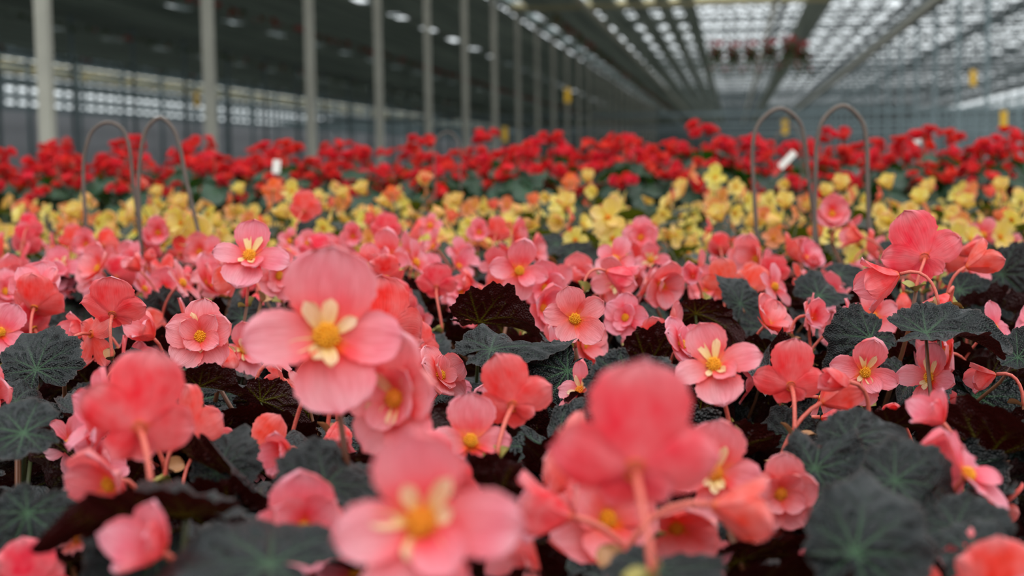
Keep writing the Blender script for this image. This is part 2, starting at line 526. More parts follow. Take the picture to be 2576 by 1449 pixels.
# side bays: beams at mid height (crop wires and pipes) behind the posts
net = MB()
for x, z in ((-26.4, 3.9), (-25.0, 4.35), (-23, 4.7)): net.box((x, 90, z), (.12, 160, .12))
for i in range(40): net.box((-26.0, 12 + 4 * i, 4.9), (2.6, .1, .1)); net.box((-24.9, 12 + 4 * i, 2.6), (.12, .12, 5.2))
struct('trim_4', net, [M_STEEL_B])
net = MB()
for z in (2.1, 2.6, 3.3): net.box((19.5, 95, z), (.08, 145, .08))
for i in range(34): net.box((19.5, 40 + 4 * i, 2.7), (.12, .12, 5.4)); net.box((24.5, 42 + 4 * i, 2.7), (.12, .12, 5.4))
for y in (60, 84, 110, 140): net.box((8, y, 2.9 + y * .004), (52, .12, .14))
struct('trim_5', net, [M_STEEL_B])
struct('wall_right', MB().box((29, 80, 1.3), (.15, 190, 2.6)), [M_WALLGREY])

# rows of foliage hung from the wires under the dark screen
rnd = random.Random(5)
def vine_row(x, z, ya, yb, w, mat_i, lb):
    b = MB()
    y = ya
    while y < yb:
        for k in range(5):
            c = np.array((x + rnd.gauss(0, w), y + rnd.random() * .6, z - min(.15, abs(rnd.gauss(0, w)))))
            a = np.array([rnd.gauss(0, 1) for _ in range(3)]); a /= np.linalg.norm(a)
            q = np.cross(a, [0.2, .5, .9]); q /= np.linalg.norm(q); s = .05 + .07 * rnd.random()
            b.add([c - a * s, c + q * s * .6, c + a * s, c - q * s * .6], [(0, 1, 2, 3)], 1 if rnd.random() < mat_i else 0)
        y += .6
    o = obj('trailing_foliage', b.mesh('trailing_foliage', [M_TRAIL, M_TREDB], False))
    tag(o, lb, 'foliage', kind='stuff')
vine_row(-16.6, H - .45, 30, 150, .09, .1, 'thin green line of foliage hanging under the dark screen, brightest green one')
vine_row(-11.6, H - .4, 24, 150, .07, .6, 'thin reddish line of blooms hanging under the dark screen nearer the posts')
vine_row(-21.6, H - .4, 34, 150, .07, .15, 'faint green line of foliage hanging under the screen nearest the side wall')
vine_row(-4.6, H - .35, 36, 150, .05, .3, 'faint reddish line of blooms hanging between strips right of the posts')

# hanging baskets against the bright glazing
def basket():
    root = empty('hanging_basket', (0, 0, 0))
    b = MB().lathe([(.0, 0), (.07, 0), (.11, .12), (.115, .12), (.10, .11), (0, .10)], n=14)
    obj('pot', b.mesh('basket_pot', [M_POT]), root)
    w = MB()
    for k in range(3):
        a = k * 2.094
        w.bar((.11 * math.cos(a), .11 * math.sin(a), .12), (0, 0, .55), .004)
    w.bar((0, 0, .55), (0, 0, 2.35), .004)
    obj('hanger', w.mesh('basket_hanger', [M_STEEL_D]), root)
    f = MB(); fl = MB(); r = random.Random(9)
    for k in range(220):
        a = r.random() * 6.28; rr = .04 + .12 * r.random()
        c = np.array((rr * math.cos(a), rr * math.sin(a), .2 - .5 * r.random() * (rr / .13)))
        d = np.array([r.gauss(0, 1) for _ in range(3)]); d /= np.linalg.norm(d)
        q = np.cross(d, [.1, .4, .9]); q /= np.linalg.norm(q); s = .035
        f.add([c - d * s, c + q * s * .6, c + d * s, c - q * s * .6], [(0, 1, 2, 3)])
        if k % 4 == 0:
            c = c + np.array((0, 0, .08 + .1 * r.random()))
            fl.add([c - d * s, c + q * s, c + d * s, c - q * s], [(0, 1, 2, 3)])
    obj('foliage', f.mesh('basket_foliage', [M_TRAIL], False), root)
    obj('bloom', fl.mesh('basket_bloom', [M_TREDB], False), root)
    return root
bk = basket()
for i, (px, py) in enumerate(((1803, 150), (1847, 152), (1890, 150), (1938, 145), (1985, 138), (2020, 150))):
    o = bk if i == 0 else copy_tree(bk)
    o.location = P(px, py, 25 + (i % 2) * .5)
    tag(o, 'small hanging basket against the bright roof glazing, %s from the left' %
        ('first', 'second', 'third', 'fourth', 'fifth', 'sixth')[i], 'hanging basket', 'hanging baskets in the middle bay')
    for ch in o.children:
        if ch.name.startswith('hanger'): ch.scale = (1, 1, (H - o.location.z) / 2.35)

# yellow sticky traps hung in the house
tr_me = MB().box((0, 0, 0), (.10, .006, .26))
tr_me = tr_me.mesh('card', [M_TRAP], False)
for px, py, d, lb in ((495, 250, 24, 'yellow sticky trap hanging left of the second post'),
                      (2448, 196, 24, 'yellow sticky trap hanging high at the right'),
                      (1428, 240, 26, 'yellow sticky trap hanging amid the row of distant left posts'),
                      (2525, 300, 22, 'yellow sticky trap low at the right edge'),
                      (1270, 338, 26, 'yellow sticky trap low, just above the red flowers by the left posts'),
                      (1975, 320, 26, 'yellow sticky trap behind the left hoop of the right pair')):
    root = empty('sticky_trap', P(px, py, d))
    obj('card', tr_me, root)
    w = MB().bar((0, 0, .13), (0, 0, H - root.location.z), .003)
    obj('string', w.mesh('string', [M_STEEL_D]), root)
    tag(root, lb, 'sticky trap', 'yellow sticky traps')

# ------------------------------------------------------------------ benches
Z_B1 = CZ - .47
Z_B2 = CZ - .31
def bench(ya, yb, z, lb):
    root = empty('growing_bench', (0, (ya + yb) / 2, 0))
    L = yb - ya; W = 9.0
    b = MB().box((0, 0, z - .02), (W, L, .04))
    obj('tray', b.mesh('bench_tray', [M_BENCH], False), root)
    for sx, sy, w, l in ((0, -L / 2 + .015, W, .03), (0, L / 2 - .015, W, .03), (-W / 2 + .015, 0, .03, L - .06), (W / 2 - .015, 0, .03, L - .06)):
        obj('rim', MB().box((sx, sy, z + .025), (w, l, .05)).mesh('bench_rim', [M_BENCH], False), root)
    for x in (-4, -1.4, 1.4, 4):
        for y in (-L / 2 + .2, L / 2 - .2):
            obj('leg', MB().box((x, y, (z - .04) / 2), (.05, .05, z - .04)).mesh('bench_leg', [M_STEEL], False), root)
    tag(root, lb, 'bench')
bench(-.3, 4.42, Z_B1, 'grey growing bench under the pink and yellow begonias')
bench(4.46, 5.6, Z_B2, 'grey growing bench under the red begonias')

# ------------------------------------------------------------------ petals and blossoms
def petal(mb, ang, L, W, opn, curl=0, cup=.12, ruf=.04, seed=0, nu=17, nv=19, r0=.02, m=0, vc=.6, basew=.22, teeth=.045, z0=0):
    rs = random.Random(seed * 7919 + int(ang * 13) + 17)
    ph = [rs.random() * 6.28 for _ in range(5)]
    u = np.linspace(-1, 1, nu); v = np.linspace(0, 1, nv) ** .92
    a = math.radians(ang); rad = np.array((math.sin(a), math.cos(a), 0)); tan = np.array((math.cos(a), -math.sin(a), 0)); Zv = np.array((0, 0, 1.0))
    g = np.where(v < vc, basew + (1 - basew) * np.sin(np.pi / 2 * v / vc) ** .95, np.sqrt(np.clip(1 - ((v - vc) / (1 - vc)) ** 2.3, 0, 1)))
    phi = np.radians(opn + curl * (v - .35)); dv = np.diff(v, prepend=0)
    r = r0 + np.cumsum(np.sin(phi) * dv) * L; z = z0 + np.cumsum(np.cos(phi) * dv) * L
    V = []; PU = []; PV = []
    twist = (rs.random() - .5) * .16
    for j in range(nv):
        nrm = -math.cos(phi[j]) * rad + math.sin(phi[j]) * Zv
        for i in range(nu):
            e = max(abs(u[i]), (v[j] - vc) / (1 - vc) if v[j] > vc else 0)
            tooth = 1 - teeth * (.5 + .5 * math.sin(ph[0] + 23 * math.atan2(v[j] - .45, u[i] * .6 + 1e-6)) + .5 * math.sin(ph[1] + 41 * math.atan2(v[j] - .45, u[i] * .6 + 1e-6))) * max(0, e - .6) * 2.5
            w = W / 2 * g[j] * u[i] * tooth
            rr = r[j]
            off = cup * W * (u[i] ** 2) * g[j] * .8
            off += ruf * L * v[j] ** 1.5 * (math.sin(ph[2] + 3.2 * u[i]) * .6 + math.sin(ph[3] + 7.5 * u[i] + 2 * v[j]) * .45 * abs(u[i]) + .3 * math.sin(ph[4] + 15 * u[i]) * v[j] ** 3)
            off += twist * w * v[j]
            lift = -.10 * L * (u[i] ** 2) * (g[j]) * v[j] * .5
            p = rad * (rr + lift * math.sin(phi[j])) + Zv * (z[j] + lift * math.cos(phi[j])) + tan * w + nrm * off
            if v[j] > .9: p = p - rad * (1 - tooth) * L * .5
            V.append(p); PU.append(u[i] * W * 2); PV.append(v[j])
    F = []
    for j in range(nv - 1):
        for i in range(nu - 1):
            F.append((j * nu + i, j * nu + i + 1, (j + 1) * nu + i + 1, (j + 1) * nu + i))
    mb.add(V, F, m, {'pu': PU, 'pv': PV, 'pt': [seed * 3.7 + ang * .11] * len(V)})

def blossom_mesh(kind, seed, mat, lo=False):
    rs = random.Random(seed * 101 + hash_kind(kind)); mb = MB()
    j = lambda s: (rs.random() - .5) * 2 * s
    kw = dict(nu=9, nv=9, teeth=.01) if lo else {}
    if kind == 'butterfly':
        for a, L, W, o, c in ((0, .60, .62, 72, -26), (180, .54, .60, 86, 16), (94, .58, .40, 80, 14), (-94, .58, .40, 80, 14)):
            petal(mb, a + j(10), L * (1 + j(.1)), W * (1 + j(.12)), o + j(12), c + j(14), .14, .08, seed, **kw)
        if seed % 2: petal(mb, 130 + j(20), .42, .34, 66 + j(10), -8, .16, .08, seed + 9, z0=.02, **kw)
    elif kind == 'open':
        n = 5; a0 = j(20)
        for k in range(n):
            petal(mb, a0 + k * 72 + j(10), .54 * (1 + j(.12)), .44 * (1 + j(.18)), 76 + j(14), 14 + j(18), .12, .07, seed + k, vc=.66, **kw)
    elif kind == 'cup':
        for k in range(3):
            petal(mb, k * 120 + j(12), .64 * (1 + j(.12)), .74, 62 + j(10), -16 + j(14), .20, .08, seed + k, **kw)
        for k in range(3):
            petal(mb, 60 + k * 120 + j(12), .56 * (1 + j(.14)), .52, 48 + j(10), -8 + j(14), .2, .09, seed + k + 5, z0=.02, **kw)
    elif kind == 'double':
        for k in range(5):
            petal(mb, k * 72 + j(8), .56 * (1 + j(.10)), .54, 74 + j(10), 6 + j(16), .12, .09, seed + k, **kw)
        for k in range(4):
            petal(mb, 30 + k * 90 + j(12), .36 * (1 + j(.2)), .34, 52 + j(16), -6 + j(12), .18, .09, seed + k + 8, z0=.02, **kw)
    elif kind == 'bell':
        for k in range(4):
            petal(mb, k * 90 + j(8), .80 * (1 + j(.12)), .60, 32 + j(11), -12 + j(14), .22, .09, seed + k, **kw)
    elif kind == 'pair':
        for a, L, W, o in ((0, .66, .56, 56), (180, .62, .52, 62), (100, .50, .34, 70), (-84, .46, .30, 66)):
            petal(mb, a + j(8), L, W, o + j(8), -14, .16, .05, seed, **kw)
    elif kind == 'fan':
        for a, L, W, o in ((0, .66, .68, 70), (80, .56, .46, 74), (-82, .54, .46, 76), (148, .34, .34, 80), (-140, .30, .30, 84)):
            petal(mb, a + j(8), L * (1 + j(.08)), W * (1 + j(.08)), o + j(8), -16 + j(10), .14, .08, seed, **kw)
    elif kind == 'rose':
        for n, L, W, o, z in ((6, .52, .46, 74, 0), (5, .44, .42, 50, .03), (4, .34, .34, 28, .05), (3, .26, .26, 12, .06)):
            for k in range(n):
                petal(mb, k * 360 / n + n * 20 + j(10), L * (1 + j(.08)), W, o + j(8), -18, .2, .09, seed + k + n, z0=z, **kw)
    elif kind == 'bud':
        for k in range(2):
            petal(mb, k * 180 + 20, 1.0, .80, 26, -52, .42, .02, seed + k, vc=.5, basew=.35, r0=.03, nu=11, nv=13)
        for k in range(2):
            petal(mb, k * 180 + 110, .9, .5, 20, -44, .35, .02, seed + k + 4, vc=.5, basew=.35, r0=.01, nu=9, nv=11)
    return mb.mesh('blossom_' + kind, [mat])

def hash_kind(k): return sum(ord(c) * (i + 1) for i, c in enumerate(k))

def stamen_mesh(mat, r=.085, n=60, seed=0):
    mb = MB(); rs = random.Random(seed)
    for i in range(n):
        t = (i + .5) / n; th = math.acos(1 - 1.05 * t * .95); ph = i * 2.39996
        d = np.array((math.sin(th) * math.cos(ph), math.sin(th) * math.sin(ph), math.cos(th)))
        c = d * r * np.array((1, 1, .9)) * (1 + .1 * (rs.random() - .5)) + np.array((0, 0, .04)); s = r * .19
        q = np.cross(d, [.3, .2, .9]); q /= np.linalg.norm(q); w = np.cross(d, q)
        c = c * (1 + .22 * (rs.random() - .4))
        V = [c - d * s * 2.4, c + q * s, c + w * s, c - q * s, c - w * s, c + d * s * 1.7]
        mb.add(V, [(0, 2, 1), (0, 3, 2), (0, 4, 3), (0, 1, 4), (5, 1, 2), (5, 2, 3), (5, 3, 4), (5, 4, 1)])
    mb.lathe([(r * .95, -.0), (r * .9, .05), (r * .6, .09), (0, .11)], n=10)
    return mb.mesh('stamens', [mat])

def staminode_mesh(seed):
    mb = MB(); rs = random.Random(seed)
    spots = {1: ((-14, .34), (26, .30), (150, .20), (186, .22), (215, .16)), 2: ((-40, .26), (14, .22), (60, .20), (170, .24), (250, .26), (200, .15)),
             3: ((-20, .20), (35, .30), (80, .16), (160, .22), (195, .20), (278, .27))}[seed]
    for k, (a, L) in enumerate(spots):
        petal(mb, a + rs.random() * 14 - 7, L, .085 + .04 * rs.random(), 48 + rs.random() * 30, 8, .25, .07, seed + k, nu=7, nv=10, r0=.06, vc=.72, basew=.35, teeth=.03, z0=.02)
    return mb.mesh('inner_petal', [M_CREAM])

KINDS = ('butterfly', 'open', 'cup', 'double', 'bell', 'pair', 'bud', 'fan')
PINK = {k: [blossom_mesh(k, s, M_PINK) for s in (1, 2, 3)] for k in KINDS}
STAM = stamen_mesh(M_STAMEN, .078, 52); STAM_O = stamen_mesh(M_STAMEN_ORANGE, .075, 44, 3)
INNER = [staminode_mesh(s) for s in (1, 2, 3)]

def bract_mesh(seed, mats):
    mb = MB()
    for k, a in enumerate((0, 165, 80)[:2 + seed % 2]):
        petal(mb, a, 1.0, .8, 48, 24, .3, .05, seed + k, nu=7, nv=8, vc=.5, basew=.3, teeth=.02)
    return mb.mesh('bract', mats)
BRACTS = [bract_mesh(1, [M_BRACT]), bract_mesh(2, [M_BRACT_R]), bract_mesh(3, [M_BRACT])]

# ------------------------------------------------------------------ leaves
def leaf_mesh(name, mat, seed, nr=34, na=150, droop=.25, fold=.2, wave=.05, asym=.16, teeth=.06, rnd_=False, quilt=.042):
    rs = random.Random(seed); ph = [rs.random() * 6.28 for _ in range(6)]
    kt = np.radians([0, 22, 45, 75, 105, 135, 158, 172, 180]); kr = np.array([1.12, .84, .74, .64, .60, .55, .46, .30, .12])
    if rnd_: kr = np.array([.80, .77, .72, .68, .64, .58, .50, .34, .14])
    va = np.radians([0, 34, 72, 112, 148, -34, -72, -112, -148])
    def R(th):
        s = 1 + asym * math.sin(th)
        return np.interp(abs(th), kt, kr) * s
    segs = []
    for a in va:
        L = R(a) * .97; d = np.array((math.sin(a), math.cos(a)))
        segs.append((np.zeros(2), d * L, .016, .004))
        for t, sg in ((.3, 1), (.42, -1), (.58, 1), (.7, -1)):
            b = a + sg * math.radians(40); q = d * L * t
            segs.append((q, q + np.array((math.sin(b), math.cos(b))) * L * (1 - t) * .55, .008, .003))
    TH = np.linspace(-math.pi, math.pi, na); V = []; RIM = []
    for i in range(nr):
        f = ((i) / (nr - 1)) ** .85
        for k in range(na):
            th = TH[k]
            tt = (k * 46.0 / na) % 1.0
            lobe = max(math.exp(-((th - a) / .16) ** 2) for a in va)
            edge = R(th) * (.97 + (0.0 if rnd_ else .09) * lobe + teeth * (tt - .5) + .03 * math.sin(ph[0] + th * 17))
            V.append((math.sin(th) * edge * f, math.cos(th) * edge * f)); RIM.append(max(0, (f - .955) / .045))
    V = np.array(V); D = np.full(len(V), 9.0); VE = np.zeros(len(V)); rr = np.linalg.norm(V, axis=1)
    for p, q, w0, w1 in segs:
        pq = q - p; t = np.clip(((V - p) @ pq) / (pq @ pq), 0, 1); dd = np.linalg.norm(V - (p + t[:, None] * pq), axis=1)
        w = w0 + (w1 - w0) * t
        VE = np.maximum(VE, np.exp(-(dd / w) ** 2) * ((1 - .55 * t) if w0 > .01 else .4)); D = np.minimum(D, dd * (1 if w0 > .01 else 1.5))
    th = np.arctan2(V[:, 0], V[:, 1])
    z = quilt * (1 - np.exp(-(D / .05) ** 2)) - droop * rr ** 2 * .6 + fold * np.abs(V[:, 0]) * .6
    z = z + wave * rr ** 2 * np.sin(3 * th + ph[1]) + wave * .7 * rr ** 2 * np.sin(5 * th + ph[2]) + wave * .35 * rr ** 3 * np.sin(11 * th + ph[3])
    z = z + wave * 1.2 * rr ** 4 * np.sin(2 * th + ph[4]) + wave * .5 * rr ** 2 * np.sin(17 * th + ph[5]) * .5
    z = z - droop * .35 * np.clip(V[:, 1], 0, 2) ** 2
    F = []
    for i in range(nr - 1):
        for k in range(na - 1):
            a, b, c, d = i * na + k, i * na + k + 1, (i + 1) * na + k + 1, (i + 1) * na + k
            F.append((a, b, c, d) if i > 0 else (a, c, d))
    V3 = np.column_stack((V, z))
    return mesh_np(name, V3, F, [mat], {'vein': VE, 'rim': np.array(RIM)})

LEAF = [leaf_mesh('leaf', M_LEAF_D, s, droop=d, fold=f, wave=w, asym=a) for s, d, f, w, a in
        ((1, .30, .12, .09, .2), (2, .40, .30, .14, -.2), (3, .15, .55, .12, .25), (4, .55, .05, .18, -.25), (5, .1, .4, .22, .2), (6, .3, .75, .12, -.2))]

def frame_from(n, y):
    n = n.normalized(); y = (y - n * y.dot(n))
    if y.length < 1e-4: y = VR - n * VR.dot(n)
    y.normalize(); x = y.cross(n)
    return Matrix(((x.x, y.x, n.x), (x.y, y.y, n.y), (x.z, y.z, n.z)))

def view_dir(az, el):
    """az 0 faces the lens, 90 faces right, 180 faces away; el is up"""
    a, e = math.radians(az), math.radians(el)
    h = (VF * 1).copy(); h.z = 0; h.normalize()
    r = VR.copy(); r.z = 0; r.normalize()
    return (-h * math.cos(a) + r * math.sin(a)) * math.cos(e) + Vector((0, 0, 1)) * math.sin(e)

# ------------------------------------------------------------------ plant building
def pot_mesh(r=.065, h=.10):
    b = MB().lathe([(0, 0), (r * .72, 0), (r * .95, h * .85), (r * 1.04, h * .85), (r * 1.04, h), (r * .95, h), (r * .93, h * .88), (0, h * .88)], n=18)
    return b.mesh('pot', [M_POT])
POT = pot_mesh()
SOIL = MB().lathe([(0, .0905), (.059, .0895)], n=18).mesh('soil', [M_SOIL])

class Plant:
    def __init__(s, x, y, zb, label, group, name='pink_begonia', cat='begonia'):
        s.o = empty(name, (x, y, zb)); s.base = Vector((x, y, zb))
        tag(s.o, label, cat, group)
        obj('pot', POT, s.o); obj('soil', SOIL, s.o)
        s.stem = MB(); s.n = 0
    def add_stem(s, end, r=.003, m=0):
        r0 = s.base + Vector((0, 0, .088)); q = end - s.base
        h = max(.02, q.z - .09)
        b = r0 + Vector((q.x * .25, q.y * .25, h * .15))
        pts = bez(r0, r0 + Vector((q.x * .12, q.y * .12, h * .45)), end - Vector((q.x * .18, q.y * .18, h * .35)), end, 7)
        s.stem.tube([p - s.base for p in pts], [r * (1.35 - .5 * i / 7) for i in range(8)], m, 6)
    def blossom(s, pos, size, kind, n, y, rs, inner=False, stalk=True):
        nm = 'bud' if kind == 'bud' else 'blossom'
        me = rs.choice(PINK[kind])
        R3 = frame_from(n, y)
        M = Matrix.Translation(pos - s.base) @ R3.to_4x4() @ Matrix.Scale(size, 4)
        o = obj(nm, me, s.o, M)
        if kind not in ('bud', 'bell'):
            if kind == 'pair' or rs.random() < .25: obj('stamens', STAM_O, o)
            else: obj('stamens', STAM, o)
            if inner: obj('inner_petal', rs.choice(INNER), o)
        nn = n.normalized()
        tow = (s.base - pos); tow.z = 0
        if tow.length > .01: tow.normalize()
        ln = .032 + .018 * rs.random()
        joint = pos - nn * ln * .75 + tow * .010 + Vector((0, 0, -ln * .9))
        if stalk:
            pts = bez(pos - nn * .001, pos - nn * ln * .55, joint + Vector((0, 0, ln * .4)), joint, 7)
            mb = MB(); Mi = M.inverted()
            mb.tube([Mi @ (p - s.base) for p in pts], [.0016 / size * (1 + .15 * abs(i - 3.5) / 3.5) for i in range(8)], 0, 8)
            obj('flower_stalk', mb.mesh('flower_stalk', [M_STALK]), o)
            bs = .013 + .006 * rs.random()
            Bm = Mi @ Matrix.Translation(joint - s.base) @ frame_from(Vector((rs.gauss(0, .5), rs.gauss(0, .5), 1)), Vector((rs.gauss(0, 1), rs.gauss(0, 1), 0))).to_4x4() @ Matrix.Scale(bs, 4)
            obj('bract', rs.choice(BRACTS), o, Bm)
        s.add_stem(joint, .0024, 0)
        return o
    def leaf(s, pos, size, n, y, rs, me=None):
        me = me or rs.choice(LEAF)
        M = Matrix.Translation(pos - s.base) @ frame_from(n, y).to_4x4() @ Matrix.Scale(size, 4)
        o = obj('leaf', me, s.o, M)
        s.add_stem(pos + (-n.normalized()) * .002, .0019, 1 if rs.random() < .4 else 0)
        return o
    def finish(s):
        if s.stem.V: obj('stem', s.stem.mesh('stem', [M_STEM, M_STEM_G]), s.o)

# --- pink begonias: plants (pixel of the crown centre, leaf level .19 below the lens)
PLANTS = [
 (-150, 1750, 'begonia at the bottom left corner with one out-of-focus pale petal'),
 (1040, 1900, 'begonia nearest the lens with the huge blurred blossom and orange centre'),
 (2050, 1850, 'begonia at the bottom right with pale coral petal tips cut by the frame'),
 (2750, 1700, 'begonia beyond the bottom right corner with a blurred red petal'),
 (330, 1330, 'begonia at front left with a tall blurred side-on blossom over a small open one'),
 (1000, 1220, 'begonia with a large blurred double blossom just left of the frame centre bottom'),
 (1640, 1400, 'begonia with the tall blurred coral blossom seen from behind at lower middle'),
 (2150, 1330, 'begonia with a trumpet-shaped ruffled blossom and broad dark leaves at lower right'),
 (2560, 1250, 'begonia at the right edge with a side-on blossom on a bare red stalk'),
 (20, 1060, 'begonia at the left edge with dark puckered leaves and hardly a flower'),
 (620, 1090, 'begonia with two narrow pink petals and a pointed pale-veined leaf, left of centre'),
 (900, 960, 'begonia with the large pale-throated blossom standing above the others'),
 (1330, 1010, 'begonia with a two-petalled coral blossom above a dark red leaf underside'),
 (1960, 1060, 'begonia with a round fan blossom seen from behind on straight pink stalks'),
 (2400, 1010, 'begonia with a folded pink blossom and a hanging one below the curled leaf'),
 (160, 890, 'begonia at the left with a cupped bloom and a wide dark leaf beneath'),
 (480, 880, 'begonia with a sharp ruffled blossom with cream inner petals, and a closed bud'),
 (1180, 850, 'begonia with the large leaf showing its red underside and green veins'),
 (1500, 860, 'begonia in sharp focus with a flat five-petalled blossom between two cups'),
 (1810, 850, 'begonia with a white-throated blossom turned up, right of the sharp cluster'),
 (2180, 860, 'begonia with a small open blossom, just left of the tall right one'),
 (2440, 840, 'tall pink begonia at the right with one upright coral petal over the yellow bed'),
 (640, 740, 'begonia with the bright yellow-centred blossom tilted to the roof, left of centre'),
 (310, 760, 'begonia with a pointed upright dark leaf and scattered pink petals'),
 (970, 760, 'begonia with two overlapping orange-centred blossoms behind the tall one'),
 (1650, 740, 'begonia with a drooping blossom with a water drop on it'),
 (1330, 740, 'begonia with a thin-petalled open blossom behind the sharp cluster'),
 (1930, 745, 'begonia with a round fan blossom and a spiky dark leaf at its left'),
 (70, 740, 'begonia at the left edge behind the cupped bloom'),
 (2560, 760, 'begonia at the right edge with upright serrated dark leaves'),
]
plants = []
rs0 = random.Random(42)
for i, (px, py, lb) in enumerate(PLANTS):
    d = plane_depth(px, min(py, 2200), .20)
    p = P(px, py, d)
    pl = Plant(p.x, p.y, Z_B1, lb if lb.startswith('tall') else 'pink ' + lb, 'coral pink begonias with dark leaves')
    pl.hero = True; pl.d = d; plants.append(pl)
n_hero_pl = len(plants)
# rows behind, towards the yellow bed
ORD = ['leftmost', 'second from the left', 'third from the left', 'fourth from the left', 'fifth from the left', 'sixth from the left',
       'seventh from the left', 'eighth from the left', 'ninth from the left', 'tenth from the left', 'eleventh from the left',
       'twelfth from the left', 'thirteenth from the left', 'fourteenth from the left', 'fifteenth from the left', 'sixteenth from the left']
def row_spots(yw, step, jit, seed, margin=60, off=0):
    r = random.Random(seed); out = []
    x = -3.5 + off
    while x < 3.5:
        q = Vector((x + r.uniform(-jit, jit), yw + r.uniform(-jit, jit), CZ - .15))
        a = proj(q)
        if -margin < a[0] < 2576 + margin: out.append(q)
        x += step
    return out
for yw, off, nm in ((1.98, .0, 'third'), (2.24, .13, 'second'), (2.50, .02, 'last')):
    for k, q in enumerate(row_spots(yw, .27, .03, int(yw * 100), 60, off)):
        pl = Plant(q.x, q.y, Z_B1, 'soft pink begonia, %s pink row before the yellow bed, %s' % (nm if nm == 'last' else nm + ' last', ORD[k]),
                   'coral pink begonias with dark leaves')
        pl.hero = False; pl.d = yw; plants.append(pl)

def nearest(p, allow=plants):
    return min(allow, key=lambda q: (q.base.x - p.x) ** 2 + (q.base.y - p.y) ** 2)

BF, OP, CU, DB, BE, PA, BU, FA = KINDS
